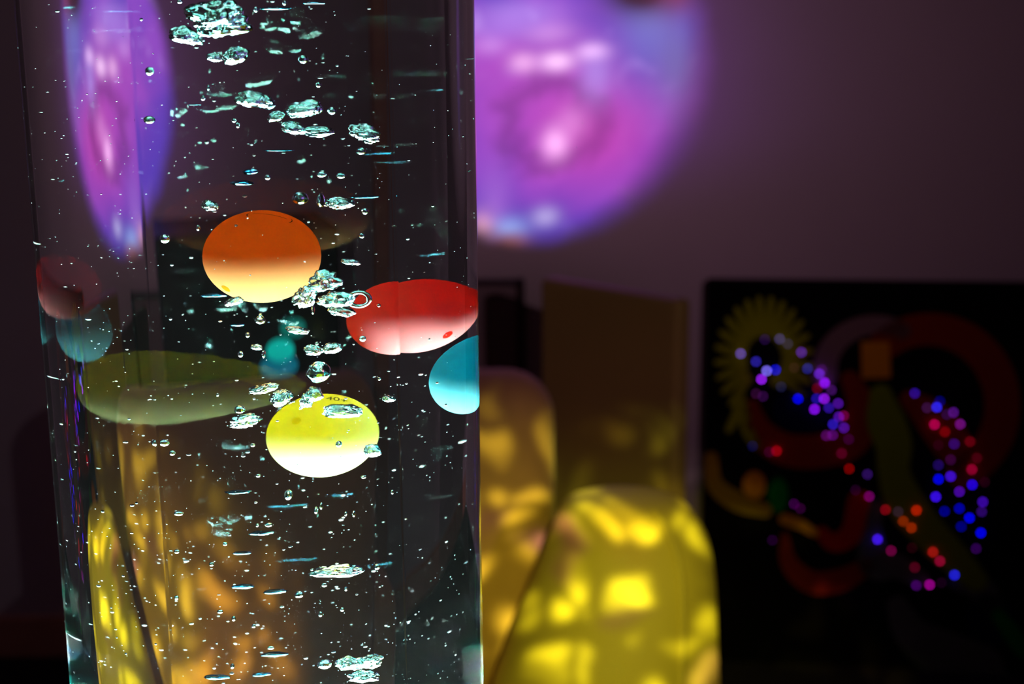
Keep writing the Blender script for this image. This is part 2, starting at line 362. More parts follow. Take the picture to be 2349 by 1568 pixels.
# felt shapes and fibre tips on the wall picture, metres along the wall and up
FELT = [
    ('petal', 'moss', 'path', 1, [(0.2654, 0.6862, 0.0127), (0.2909, 0.6641, 0.0167), (0.3133, 0.6418, 0.0118)]),
    ('petal', 'moss', 'path', 1, [(0.2703, 0.6994, 0.0127), (0.2989, 0.6862, 0.0167), (0.324, 0.6729, 0.0118)]),
    ('petal', 'moss', 'path', 1, [(0.2724, 0.7139, 0.0127), (0.3024, 0.7104, 0.0167), (0.3286, 0.7067, 0.0118)]),
    ('petal', 'moss', 'path', 1, [(0.2716, 0.7287, 0.0127), (0.3011, 0.735, 0.0167), (0.3267, 0.7412, 0.0118)]),
    ('petal', 'moss', 'path', 1, [(0.268, 0.7429, 0.0127), (0.2951, 0.7586, 0.0167), (0.3185, 0.7742, 0.0118)]),
    ('petal', 'moss', 'path', 1, [(0.2619, 0.7556, 0.0127), (0.2848, 0.7796, 0.0167), (0.3046, 0.8035, 0.0118)]),
    ('petal', 'moss', 'path', 1, [(0.2535, 0.7659, 0.0127), (0.2709, 0.7968, 0.0167), (0.2859, 0.8275, 0.0118)]),
    ('petal', 'moss', 'path', 1, [(0.2435, 0.7733, 0.0127), (0.2543, 0.809, 0.0167), (0.2635, 0.8445, 0.0118)]),
    ('petal', 'moss', 'path', 1, [(0.2325, 0.7772, 0.0127), (0.236, 0.8156, 0.0167), (0.2388, 0.8537, 0.0118)]),
    ('petal', 'moss', 'path', 1, [(0.2212, 0.7775, 0.0127), (0.2171, 0.8161, 0.0167), (0.2134, 0.8544, 0.0118)]),
    ('petal', 'moss', 'path', 1, [(0.2102, 0.7741, 0.0127), (0.1988, 0.8104, 0.0167), (0.1888, 0.8466, 0.0118)]),
    ('petal', 'moss', 'path', 1, [(0.2003, 0.7672, 0.0127), (0.1823, 0.799, 0.0167), (0.1665, 0.8307, 0.0118)]),
    ('petal', 'moss', 'path', 1, [(0.1921, 0.7572, 0.0127), (0.1686, 0.7824, 0.0167), (0.1481, 0.8076, 0.0118)]),
    ('petal', 'moss', 'path', 1, [(0.1861, 0.7448, 0.0127), (0.1586, 0.7618, 0.0167), (0.1345, 0.7788, 0.0118)]),
    ('petal', 'moss', 'path', 1, [(0.1827, 0.7307, 0.0127), (0.153, 0.7384, 0.0167), (0.1269, 0.7461, 0.0118)]),
    ('petal', 'moss', 'path', 1, [(0.1822, 0.7159, 0.0127), (0.152, 0.7137, 0.0167), (0.1256, 0.7115, 0.0118)]),
    ('petal', 'moss', 'path', 1, [(0.1846, 0.7013, 0.0127), (0.1559, 0.6892, 0.0167), (0.1308, 0.6772, 0.0118)]),
    ('petal', 'moss', 'path', 1, [(0.1896, 0.6878, 0.0127), (0.1644, 0.6666, 0.0167), (0.1423, 0.6455, 0.0118)]),
    ('petal', 'moss', 'path', 1, [(0.1972, 0.6763, 0.0127), (0.1769, 0.6474, 0.0167), (0.1592, 0.6184, 0.0118)]),
    ('petal', 'moss', 'path', 1, [(0.1805, 0.6394, 0.0157), (0.1723, 0.5944, 0.0216), (0.156, 0.559, 0.0157)]),
    ('petal', 'moss', 'path', 1, [(0.1907, 0.6148, 0.0176), (0.1941, 0.5649, 0.0255), (0.2172, 0.5252, 0.0216)]),
    ('flower_ring', 'moss', 'path', 2, [(0.2571, 0.6735, 0.0274), (0.2684, 0.685, 0.0274), (0.2766, 0.7001, 0.0274), (0.2809, 0.7174, 0.0274), (0.281, 0.7356, 0.0274), (0.2771, 0.7533, 0.0274), (0.2692, 0.769, 0.0274), (0.2582, 0.7815, 0.0274), (0.2449, 0.7898, 0.0274), (0.2303, 0.7933, 0.0274), (0.2155, 0.7917, 0.0274), (0.2018, 0.7851, 0.0274), (0.1903, 0.7741, 0.0274), (0.1818, 0.7594, 0.0274), (0.177, 0.7422, 0.0274), (0.1764, 0.724, 0.0274), (0.18, 0.7061, 0.0274)]),
    ('grey_arch', 'grey', 'path', 1, [(0.3603, 0.6882, 0.0539), (0.3594, 0.7006, 0.0531), (0.3601, 0.713, 0.0523), (0.3625, 0.7252, 0.0514), (0.3664, 0.737, 0.0506), (0.3718, 0.7482, 0.0498), (0.3787, 0.7586, 0.049), (0.3868, 0.7682, 0.0482), (0.3962, 0.7767, 0.0474), (0.4066, 0.7841, 0.0466), (0.4179, 0.7902, 0.0457), (0.4299, 0.795, 0.0449), (0.4425, 0.7984, 0.0441), (0.4554, 0.8004, 0.0433), (0.4686, 0.8008, 0.0425), (0.4817, 0.7998, 0.0416), (0.4947, 0.7973, 0.0408), (0.5073, 0.7934, 0.04), (0.5193, 0.7881, 0.0392)]),
    ('rust_arch', 'rust', 'path', 1, [(0.4871, 0.761, 0.0686), (0.5045, 0.7731, 0.069), (0.5233, 0.7824, 0.0694), (0.5431, 0.7888, 0.0698), (0.5637, 0.7923, 0.0702), (0.5846, 0.7927, 0.0706), (0.6055, 0.7901, 0.0711), (0.6259, 0.7846, 0.0715), (0.6457, 0.7761, 0.0719), (0.6643, 0.765, 0.0723), (0.6815, 0.7512, 0.0727), (0.6971, 0.7352, 0.0731), (0.7106, 0.7172, 0.0735), (0.7219, 0.6974, 0.0739), (0.7308, 0.6763, 0.0743), (0.737, 0.6541, 0.0747), (0.7406, 0.6314, 0.0751), (0.7413, 0.6084, 0.0755), (0.7392, 0.5856, 0.076), (0.7344, 0.5634, 0.0764), (0.7268, 0.5422, 0.0768), (0.7165, 0.5223, 0.0772), (0.7039, 0.5043, 0.0776), (0.689, 0.4883, 0.078), (0.6722, 0.4748, 0.0784)]),
    ('rust_patch', 'rust', 'path', 1, [(0.5421, 0.637, 0.0392), (0.5955, 0.5938, 0.0784), (0.6459, 0.5256, 0.0784), (0.6576, 0.486, 0.0392)]),
    ('amber_block', 'amber', 'poly', 2, [(0.4338, 0.7637), (0.4938, 0.7647), (0.5006, 0.6851), (0.4394, 0.682)]),
    ('green_stem', 'green', 'path', 2, [(0.4812, 0.6455, 0.049), (0.4932, 0.5915, 0.0804), (0.5149, 0.5324, 0.0784), (0.518, 0.4723, 0.0686), (0.5452, 0.4023, 0.0823), (0.6009, 0.3326, 0.0784), (0.6611, 0.2729, 0.0686), (0.7115, 0.2229, 0.049)]),
    ('brown_crescent', 'rust', 'path', 1, [(0.205, 0.6151, 0.0294), (0.2258, 0.5556, 0.0588), (0.2795, 0.5166, 0.0735), (0.3556, 0.5135, 0.0784), (0.43, 0.5403, 0.0686), (0.4404, 0.6201, 0.0588), (0.4144, 0.6786, 0.0392)]),
    ('olive_hook', 'olive', 'path', 1, [(0.1193, 0.4924, 0.0294), (0.1285, 0.4314, 0.0372), (0.1779, 0.3918, 0.0451), (0.2412, 0.373, 0.0333)]),
    ('amber_patch', 'amber', 'poly', 2, [(0.2403, 0.4324), (0.2391, 0.4409), (0.2364, 0.4486), (0.2322, 0.4553), (0.2269, 0.4603), (0.2208, 0.4634), (0.2143, 0.4643), (0.2079, 0.4631), (0.202, 0.4597), (0.1969, 0.4543), (0.1932, 0.4475), (0.1909, 0.4396), (0.1903, 0.4311), (0.1914, 0.4226), (0.1941, 0.4148), (0.1983, 0.4081), (0.2036, 0.4031), (0.2098, 0.4), (0.2163, 0.399), (0.2227, 0.4003), (0.2287, 0.4038), (0.2337, 0.4091), (0.2374, 0.416), (0.2397, 0.424)]),
    ('green_patch', 'leaf', 'poly', 1, [(0.2918, 0.4104), (0.2907, 0.4209), (0.288, 0.4307), (0.2841, 0.439), (0.2791, 0.4454), (0.2734, 0.4493), (0.2675, 0.4505), (0.2616, 0.449), (0.2562, 0.4447), (0.2516, 0.4381), (0.2482, 0.4296), (0.2462, 0.4197), (0.2458, 0.4091), (0.2469, 0.3985), (0.2496, 0.3887), (0.2535, 0.3803), (0.2585, 0.3739), (0.2642, 0.37), (0.2702, 0.3687), (0.2762, 0.3703), (0.2816, 0.3746), (0.2861, 0.3812), (0.2895, 0.3898), (0.2914, 0.3998)]),
    ('yellow_bar', 'amber', 'path', 2, [(0.2852, 0.3537, 0.0255), (0.3193, 0.3424, 0.0235), (0.3537, 0.3228, 0.0176)]),
    ('red_hook', 'red', 'path', 1, [(0.3681, 0.3233, 0.0294), (0.3978, 0.3004, 0.0431), (0.4349, 0.3274, 0.049), (0.4459, 0.3994, 0.049)]),
    ('dark_red_hook', 'rust', 'path', 1, [(0.2866, 0.3124, 0.0196), (0.2985, 0.2504, 0.0392), (0.3486, 0.205, 0.0539), (0.416, 0.2126, 0.0539), (0.4674, 0.2456, 0.0392)]),
    ('grey_leaf', 'slate', 'path', 1, [(0.4843, 0.3904, 0.0294), (0.4783, 0.3185, 0.049), (0.4908, 0.2568, 0.0784), (0.539, 0.2481, 0.0588), (0.5883, 0.2186, 0.0392)]),
    ('slate_sweep', 'slate', 'path', 1, [(0.5439, 0.1542, 0.049), (0.576, 0.0921, 0.0784), (0.6462, 0.0418, 0.1176), (0.7159, 0.0021, 0.147)]),
    ('slate_wing', 'slate', 'path', 1, [(0.6737, 0.2216, 0.049), (0.7223, 0.2025, 0.0588), (0.754, 0.1516, 0.049)]),
    ('navy_patch', 'navy', 'poly', 1, [(0.7979, 0.1323), (0.795, 0.1485), (0.7888, 0.1633), (0.7797, 0.1759), (0.7683, 0.1854), (0.7554, 0.1912), (0.7418, 0.1928), (0.7285, 0.1902), (0.7164, 0.1836), (0.7062, 0.1732), (0.6987, 0.16), (0.6945, 0.1447), (0.6937, 0.1283), (0.6965, 0.1121), (0.7027, 0.0971), (0.7118, 0.0843), (0.7233, 0.0747), (0.7363, 0.0689), (0.75, 0.0673), (0.7634, 0.07), (0.7756, 0.0768), (0.7857, 0.0873), (0.7931, 0.1007), (0.7973, 0.116)]),
    ('green_streak', 'leaf', 'path', 2, [(0.7641, 0.1415, 0.0294), (0.7953, 0.1008, 0.0392), (0.8257, 0.0598, 0.0392)]),
    ('navy_centre', 'navy', 'poly', 1, [(0.38, 0.6089), (0.3772, 0.6229), (0.3701, 0.6359), (0.3592, 0.6469), (0.3452, 0.6552), (0.3292, 0.6603), (0.3121, 0.6619), (0.2951, 0.6597), (0.2794, 0.6539), (0.2661, 0.645), (0.2559, 0.6335), (0.2498, 0.6202), (0.248, 0.606), (0.2507, 0.5919), (0.2578, 0.5788), (0.2687, 0.5677), (0.2828, 0.5592), (0.299, 0.5541), (0.3162, 0.5526), (0.3333, 0.5549), (0.349, 0.5608), (0.3623, 0.5698), (0.3723, 0.5814), (0.3784, 0.5947)]),
]
FIBRES = [(0.1768, 0.7337, '5a40a0'), (0.2596, 0.7681, '3a3060'), (0.2773, 0.7575, '262038'), (0.2277, 0.7664, '200838'), (0.2103, 0.7168, '2a20a0'), (0.2341, 0.6963, '8070ff'), (0.2529, 0.6988, '1010d0'), (0.2233, 0.6769, 'a020ff'), (0.3072, 0.7391, '502090'), (0.2926, 0.7042, '281410'), (0.3217, 0.7029, '202080'), (0.3525, 0.7006, '380850'), (0.3475, 0.6918, '6020c8'), (0.3596, 0.6717, '9010ff'), (0.3443, 0.6591, '600010'), (0.3749, 0.6557, '401060'), (0.2663, 0.6607, '181838'), (0.3437, 0.6355, '2010a0'), (0.3599, 0.6359, '9818f0'), (0.3402, 0.6114, '9010ff'), (0.3036, 0.6344, '0000ff'), (0.3905, 0.6258, '5010a0'), (0.3709, 0.6156, '3010a0'), (0.3933, 0.5952, '5010a8'), (0.4037, 0.598, '700040'), (0.3815, 0.5781, '3018c0'), (0.4049, 0.571, '5010a0'), (0.3681, 0.5521, '500860'), (0.3816, 0.5537, '500870'), (0.4165, 0.5449, '300030'), (0.2615, 0.5143, '900010'), (0.2455, 0.5113, '300020'), (0.4029, 0.512, '500020'), (0.421, 0.4772, '800000'), (0.4608, 0.4653, '301060'), (0.2086, 0.5239, '080838'), (0.2125, 0.6445, '300830'), (0.2278, 0.6385, '300840'), (0.5527, 0.652, '2a0c90'), (0.6067, 0.6353, '000068'), (0.601, 0.6217, '2828ff'), (0.5804, 0.62, '301040'), (0.637, 0.6106, '501080'), (0.6231, 0.6059, '200840'), (0.5985, 0.5824, 'b00050'), (0.653, 0.5846, '701080'), (0.6216, 0.5665, '700008'), (0.6761, 0.5457, '600010'), (0.6427, 0.5395, '300870'), (0.6095, 0.5362, '200010'), (0.6375, 0.5035, '300438'), (0.6931, 0.5087, '400010'), (0.6121, 0.4904, '200860'), (0.6839, 0.4824, '900030'), (0.6141, 0.4582, '0000ff'), (0.6396, 0.4653, '4010e0'), (0.6868, 0.4473, '2000f0'), (0.7131, 0.4544, '200010'), (0.6605, 0.4306, '5008b0'), (0.6105, 0.4176, '4010ff'), (0.7119, 0.4085, '4008b0'), (0.711, 0.3859, '300870'), (0.6313, 0.3845, '000090'), (0.6628, 0.3919, '0000b8'), (0.6857, 0.3706, '0000ff'), (0.6693, 0.35, '000088'), (0.7123, 0.3367, '0000ff'), (0.4672, 0.4142, '700060'), (0.4369, 0.4282, '200020'), (0.504, 0.3844, '800010'), (0.5314, 0.3806, '281828'), (0.5709, 0.3847, 'b01800'), (0.5437, 0.3586, '802000'), (0.5623, 0.3438, '902000'), (0.304, 0.3919, '380040'), (0.3181, 0.3819, '300030'), (0.4902, 0.3144, '4818ff'), (0.521, 0.2887, '700040'), (0.2591, 0.3051, '200028'), (0.566, 0.2968, '200008'), (0.6119, 0.2884, 'a01010'), (0.6282, 0.2676, '900030'), (0.7045, 0.2996, '300050'), (0.5746, 0.2509, '500018'), (0.6618, 0.2357, '2020e8'), (0.6093, 0.2107, 'a00090'), (0.58, 0.208, '400060'), (0.6342, 0.2166, '180018')]


# ------------------------------------------------------------------ object helpers
def link(name, mesh, mat=None, parent=None, smooth=True):
    o = bpy.data.objects.new(name, mesh)
    COL.objects.link(o)
    if mat:
        mesh.materials.append(mat)
    if parent:
        o.parent = parent
    if smooth:
        mesh.polygons.foreach_set('use_smooth', [True] * len(mesh.polygons))
    return o


def from_bm(name, bm, mat, parent=None, smooth=True):
    bmesh.ops.recalc_face_normals(bm, faces=bm.faces)
    me = bpy.data.meshes.new(name)
    bm.to_mesh(me)
    bm.free()
    return link(name, me, mat, parent, smooth)


def tag(o, label=None, cat=None, group=None, kind=None):
    for k, v in (('label', label), ('category', cat), ('group', group), ('kind', kind)):
        if v:
            o[k] = v
    return o


def empty(name, loc, rz=0.0):
    o = bpy.data.objects.new(name, None)
    COL.objects.link(o)
    o.location = loc
    o.rotation_euler = (0, 0, rz)
    o.empty_display_size = 0.05
    return o


def box(bm, c, s, bevel=0.0, seg=3, rz=0.0):
    r = bmesh.ops.create_cube(bm, size=1.0, matrix=Matrix.Translation(c) @ Matrix.Rotation(rz, 4, 'Z') @ Matrix.Diagonal((s[0], s[1], s[2], 1)))
    if bevel:
        es = list({e for v in r['verts'] for e in v.link_edges})
        bmesh.ops.bevel(bm, geom=es, offset=bevel, segments=seg, affect='EDGES', profile=0.5)


def bsdf(name, color, rough=0.6, spec=0.5, noise_amt=0.0, scale=20.0, bump=0.0, sheen=0.0, coat=0.0):
    mt = bpy.data.materials.new(name)
    mt.use_nodes = True
    g = NT(mt.node_tree)
    p = g.n('ShaderNodeBsdfPrincipled')
    p.inputs['Roughness'].default_value = rough
    p.inputs['Specular IOR Level'].default_value = spec
    if sheen:
        p.inputs['Sheen Weight'].default_value = sheen
    if coat:
        p.inputs['Coat Weight'].default_value = coat
    c = (*color, 1.0)
    if noise_amt or bump:
        tcn = g.n('ShaderNodeTexCoord')
        nn = g.n('ShaderNodeTexNoise')
        g.put(nn.inputs['Vector'], tcn.outputs['Object'])
        nn.inputs['Scale'].default_value = scale
        nn.inputs['Detail'].default_value = 6.0
        if noise_amt:
            a = tuple(v * (1 - noise_amt) for v in color) + (1.0,)
            b = tuple(min(1, v * (1 + noise_amt)) for v in color) + (1.0,)
            g.put(p.inputs['Base Color'], g.mix(nn.outputs[0], a, b))
        else:
            p.inputs['Base Color'].default_value = c
        if bump:
            bp = g.n('ShaderNodeBump')
            bp.inputs['Strength'].default_value = bump
            bp.inputs['Distance'].default_value = 0.004
            g.put(bp.inputs['Height'], nn.outputs[0])
            g.put(p.inputs['Normal'], bp.outputs[0])
    else:
        p.inputs['Base Color'].default_value = c
    ou = g.n('ShaderNodeOutputMaterial')
    g.t.links.new(p.outputs[0], ou.inputs[0])
    return mt


def glass(name, ior, color=(1, 1, 1), rough=0.0):
    mt = bpy.data.materials.new(name)
    mt.use_nodes = True
    g = NT(mt.node_tree)
    p = g.n('ShaderNodeBsdfGlass')
    p.inputs['Color'].default_value = (*color, 1)
    p.inputs['Roughness'].default_value = rough
    p.inputs['IOR'].default_value = ior
    ou = g.n('ShaderNodeOutputMaterial')
    g.t.links.new(p.outputs[0], ou.inputs[0])
    return mt


def emit(name, color, strength):
    mt = bpy.data.materials.new(name)
    mt.use_nodes = True
    g = NT(mt.node_tree)
    p = g.n('ShaderNodeEmission')
    p.inputs[0].default_value = (*color, 1)
    p.inputs[1].default_value = strength
    ou = g.n('ShaderNodeOutputMaterial')
    g.t.links.new(p.outputs[0], ou.inputs[0])
    return mt


# ------------------------------------------------------------------ room
M_WALL = bsdf('wall_paint', (.62, .58, .58), .85, .2, .04, 6.0, .05)
M_FLOOR = bsdf('floor_carpet', (.025, .02, .024), .95, .1, .3, 60.0, .3)
M_CEIL = bsdf('ceiling_paint', (.45, .42, .44), .9, .1)
M_POST = bsdf('brown_wood', (.70, .36, .22), .6, .3, .2, 14.0)
PLAN = [('wall_left', (-2.6, -2.0), (-2.6, 3.10)), ('wall_back', (-2.6, 3.10), (0.33, 3.10)),
        ('wall_back_right', (0.33, 3.10), (3.0, 2.82)), ('wall_right', (3.0, 2.82), (3.0, -2.0)),
        ('wall_front', (3.0, -2.0), (-2.6, -2.0))]
for nm, a, b in PLAN:
    a, b = Vector(a), Vector(b)
    d = (b - a).normalized()
    n_ = Vector((-d.y, d.x))          # outward
    bm = bmesh.new()
    vs = [bm.verts.new((*p, z)) for z in (0, 2.7) for p in (a - d * .0, b + d * .0, b + n_ * .1, a + n_ * .1)]
    for f in ((0, 1, 2, 3), (4, 5, 6, 7), (0, 1, 5, 4), (1, 2, 6, 5), (2, 3, 7, 6), (3, 0, 4, 7)):
        bm.faces.new([vs[i] for i in f])
    tag(from_bm(nm, bm, M_WALL, smooth=False), kind='structure')
bm = bmesh.new(); box(bm, (0.2, 0.55, -.05), (5.8, 5.3, .1)); tag(from_bm('floor', bm, M_FLOOR, smooth=False), kind='structure')
bm = bmesh.new(); box(bm, (0.2, 0.55, 2.75), (5.8, 5.3, .1)); tag(from_bm('ceiling', bm, M_CEIL, smooth=False), kind='structure')
bm = bmesh.new(); box(bm, (-.985, 3.08, 1.35), (.075, .05, 2.70), .006, 2); tag(from_bm('trim_1', bm, M_POST, smooth=False), kind='structure')
bm = bmesh.new(); box(bm, (-1.13, 3.092, .05), (2.9, .018, .10), .004, 2); tag(from_bm('baseboard_back', bm, M_POST, smooth=False), kind='structure')

# ------------------------------------------------------------------ bubble tube (hexagonal with bowed faces)
RC, RB, RF, PHI0 = .100, .115, .006, -1.34862


def section(t, na=44, nf=6):
    h = math.sqrt(RB ** 2 - (RC / 2) ** 2) - RC * math.cos(math.pi / 6)
    rp = RB - t - RF
    b = h * math.cos(math.pi / 6)
    v = -b + math.sqrt(b * b - h * h + rp * rp)
    pts = []
    for k in range(6):
        a0 = PHI0 + k * math.pi / 3
        cx, cyy = -h * math.cos(a0), -h * math.sin(a0)
        vx, vy = v * math.cos(a0 + math.pi / 6), v * math.sin(a0 + math.pi / 6)
        al = math.atan2(vy - cyy, vx - cx) - a0
        al = (al + math.pi) % (2 * math.pi) - math.pi
        for i in range(na):
            a = a0 - al + 2 * al * i / na
            pts.append((cx + (rp + RF) * math.cos(a), cyy + (rp + RF) * math.sin(a)))
        for i in range(nf):
            a = a0 + al + (math.pi / 3 - 2 * al) * i / nf
            pts.append((vx + RF * math.cos(a), vy + RF * math.sin(a)))
    return pts


def prism(pts, z0, z1):
    """closed prism with its own vertices for the caps, so that only the wall is smooth"""
    n = len(pts)
    vs = [(x, y, z) for z in (z0, z1) for x, y in pts]
    fs = [(i, (i + 1) % n, n + (i + 1) % n, n + i) for i in range(n)]
    vs += [(x, y, z) for z in (z0, z1) for x, y in pts]
    fs += [tuple(range(2 * n, 3 * n))[::-1], tuple(range(3 * n, 4 * n))]
    me = bpy.data.meshes.new('prism')
    me.from_pydata(vs, [], fs)
    return me


def flat_caps(o, n):
    for p in o.data.polygons[n:]:
        p.use_smooth = False


M_ACR = glass('acrylic', 1.49, (.97, .985, .98))
M_WAT = glass('water', 1.33 / 1.49, (.985, .995, .995))
M_AIR = glass('air_in_water', 1.0 / 1.33, (.80, 1.0, .96))
M_AIR_FAR = glass('air_in_water_dimmed', 1.0 / 1.33, (.30, .70, .85))  # blue tint in the glass colour dims the far bubbles
M_WHITE = bsdf('white_plastic', (.75, .75, .74), .35, .5)
M_GREY = bsdf('grey_plastic', (.08, .08, .085), .4, .5)
tube = empty('bubble_tube', (TCX, TCY, 0))
tag(tube, 'tall hexagonal clear acrylic bubble tube full of water, lit from its foot', 'bubble tube')
sec = section(0.0)
o = link('acrylic_shell', prism(sec, LAMP_Z - .03, 1.92), M_ACR, tube); flat_caps(o, len(sec))
bm = bmesh.new()
bmesh.ops.create_cone(bm, cap_ends=True, segments=64, radius1=.17, radius2=.16, depth=.93, matrix=Matrix.Translation((0, 0, .465)))
bmesh.ops.create_cone(bm, cap_ends=True, segments=64, radius1=.175, radius2=.175, depth=.03, matrix=Matrix.Translation((0, 0, .015)))
from_bm('plinth', bm, M_GREY, tube, False)
bm = bmesh.new()
bmesh.ops.create_cone(bm, cap_ends=True, segments=64, radius1=.125, radius2=.115, depth=.02, matrix=Matrix.Translation((0, 0, 1.931)))
from_bm('top_cap', bm, M_GREY, tube, False)
# light unit: a bright middle and a rim of coloured light emitting diodes
mt = bpy.data.materials.new('light_unit')
mt.use_nodes = True
g = NT(mt.node_tree)
tcn = g.n('ShaderNodeTexCoord')
ln_ = g.n('ShaderNodeVectorMath', operation='LENGTH')
g.put(ln_.inputs[0], tcn.outputs['Object'])
nn = g.n('ShaderNodeTexNoise')
g.put(nn.inputs['Vector'], tcn.outputs['Object'])
nn.inputs['Scale'].default_value = 24.0
cr = g.n('ShaderNodeValToRGB')
g.put(cr.inputs[0], nn.outputs[0])
cr.color_ramp.elements[0].position, cr.color_ramp.elements[0].color = .38, (.02, .9, .35, 1)
cr.color_ramp.elements[1].position, cr.color_ramp.elements[1].color = .62, (.08, .35, 1.0, 1)
e_ = cr.color_ramp.elements.new(.5); e_.color = (.0, .9, .75, 1)
inner = g.step(ln_.outputs['Value'], .077, .081, 1.0, 0.0)
p = g.n('ShaderNodeEmission')
n2 = g.n('ShaderNodeTexNoise')
g.put(n2.inputs['Vector'], tcn.outputs['Object'])
n2.inputs['Scale'].default_value = 30.0
c2 = g.n('ShaderNodeValToRGB')
g.put(c2.inputs[0], n2.outputs[0])
c2.color_ramp.elements[0].position, c2.color_ramp.elements[0].color = .38, (.10, 1.0, .60, 1)
c2.color_ramp.elements[1].position, c2.color_ramp.elements[1].color = .62, (.20, .55, 1.0, 1)
for ps, cc in ((.46, (.8, 1, .9, 1)), (.54, (.9, .95, 1, 1))):
    c2.color_ramp.elements.new(ps).color = cc
g.put(p.inputs[0], g.mix(inner, cr.outputs[0], c2.outputs[0]))
g.put(p.inputs[1], g.m('ADD', g.m('MULTIPLY', inner, 215.0), 4.0))
ou = g.n('ShaderNodeOutputMaterial')
g.t.links.new(p.outputs[0], ou.inputs[0])
sec = section(.005)
me = bpy.data.meshes.new('lamp_disc')
me.from_pydata([(x, y, 0) for x, y in sec], [], [tuple(range(len(sec)))])
o = link('lamp_disc', me, mt, tube, False)
o.location = (0, 0, LAMP_Z)

sec = section(.004)
wm = prism([(x + TCX, y + TCY) for x, y in sec], LAMP_Z - .02, 1.86)
vn = M_WAT.node_tree.nodes.new('ShaderNodeVolumeScatter')
vn.inputs['Color'].default_value = (1, .86, .84, 1)
vn.inputs['Density'].default_value = 0.018
M_WAT.node_tree.links.new(vn.outputs[0], [n for n in M_WAT.node_tree.nodes if n.type == 'OUTPUT_MATERIAL'][0].inputs['Volume'])
o = link('water', wm, M_WAT); flat_caps(o, len(sec))
tag(o, 'clear water filling the hexagonal bubble tube', 'water', kind='stuff')


# ------------------------------------------------------------------ table tennis balls
def ball_mat(name, color, tr):
    mt = bpy.data.materials.new(name)
    mt.use_nodes = True
    g = NT(mt.node_tree)
    d = g.n('ShaderNodeBsdfDiffuse')
    d.inputs[0].default_value = (*color, 1)
    t = g.n('ShaderNodeBsdfTranslucent')
    t.inputs[0].default_value = (*tr, 1)
    mx = g.n('ShaderNodeMixShader')
    mx.inputs[0].default_value = 0.46
    g.t.links.new(d.outputs[0], mx.inputs[1])
    g.t.links.new(t.outputs[0], mx.inputs[2])
    ou = g.n('ShaderNodeOutputMaterial')
    g.t.links.new(mx.outputs[0], ou.inputs[0])
    return mt


M_INK = bsdf('dark_ink', (.03, .04, .01), .6, .2)


def frame_on(n, right=Vector((1, 0, 0))):
    n = Vector(n).normalized()
    e1 = (right - n * right.dot(n)).normalized()
    return n, e1, n.cross(e1)


def patch_disc(name, n, r, rad, mat, parent):
    n, e1, e2 = frame_on(n)
    bm = bmesh.new()
    rings = []
    for j in range(1, 5):
        rings.append([bm.verts.new((n + (e1 * math.cos(a) + e2 * math.sin(a)) * (rad * j / 4 / r)).normalized() * r * 1.004) for a in [2 * math.pi * i / 20 for i in range(20)]])
    c = bm.verts.new(n * r * 1.004)
    for i in range(20):
        bm.faces.new((c, rings[0][i], rings[0][(i + 1) % 20]))
        for j in range(3):
            bm.faces.new((rings[j][i], rings[j + 1][i], rings[j + 1][(i + 1) % 20], rings[j][(i + 1) % 20]))
    return from_bm(name, bm, mat, parent)


def text_on(name, txt, n, r, size, parent, rot=0.0):
    cu = bpy.data.curves.new(name, 'FONT')
    cu.body, cu.size, cu.align_x, cu.align_y = txt, size, 'CENTER', 'CENTER'
    tmp = bpy.data.objects.new('tmp', cu)
    COL.objects.link(tmp)
    bpy.context.view_layer.update()
    me = bpy.data.meshes.new_from_object(tmp.evaluated_get(bpy.context.evaluated_depsgraph_get()))
    bpy.data.objects.remove(tmp)
    n, e1, e2 = frame_on(n)
    e1, e2 = e1 * math.cos(rot) + e2 * math.sin(rot), e2 * math.cos(rot) - e1 * math.sin(rot)
    for v in me.vertices:
        v.co = (n + e1 * (v.co.x / r) + e2 * (v.co.y / r)).normalized() * r * 1.006
    return link(name, me, M_INK, parent, False)


BALLS = {
    'orange': ((-.0024, .0112, 1.3468), .0208, (.95, .46, .16), (.98, .33, .006), 'orange table tennis ball floating highest in the bubble tube, its underside glowing pale yellow'),
    'yellow': ((.0125, .0318, 1.2582), .0199, (.88, .86, .42), (.92, .76, .05), 'yellow table tennis ball printed 40+, lowest and brightest of the floating balls'),
    'red': ((.0372, .0487, 1.3108), .0177, (.90, .30, .30), (.92, .11, .08), 'red and pink table tennis ball cut by the seam of the bubble tube'),
    'teal': ((.0671, .0270, 1.2823), .0184, (.22, .70, .74), (.01, .50, .60), 'teal table tennis ball against the edge of the tube, just below the red one'),
}
ball_objs = {}
for nm, (c, r, col, tr, lab) in BALLS.items():
    root = empty('table_tennis_ball', (TCX + c[0], TCY + c[1], c[2]))
    tag(root, lab, 'ball', 'table tennis balls in the bubble tube')
    bm = bmesh.new()
    bmesh.ops.create_uvsphere(bm, u_segments=96, v_segments=64, radius=r)
    from_bm('shell', bm, ball_mat(nm + '_celluloid', col, tr), root)
    ball_objs[nm] = (root, r)
root, r = ball_objs['orange']
patch_disc('round_mark', (-.5495, -.5731, -.608), r, .0019, ball_mat('amber_ink', (.85, .30, .01), (.9, .35, .01)), root)['label'] = 'small amber dot'
n0 = (.2209, -.2778, .9349)
text_on('printed_mark', '( \u2013\u2013\u2013\u2013\u2013 )', n0, r, .0050, root)['label'] = 'faint printed line near the top'
root, r = ball_objs['yellow']
patch_disc('round_mark', (-.3143, -.7766, .546), r, .0019, ball_mat('lemon_ink', (.95, .90, .05), (.98, .9, .02)), root)['label'] = 'small lemon dot'
text_on('printed_number', '40+', (.335, -.225, .9245), r, .0052, root, .12)['label'] = 'dark printed 40+'
text_on('printed_word', '\u2013\u2013\u2013\u2013\u2013', (.215, .015, .97), r, .0038, root, .12)['label'] = 'tiny unreadable printed word'
root, r = ball_objs['red']
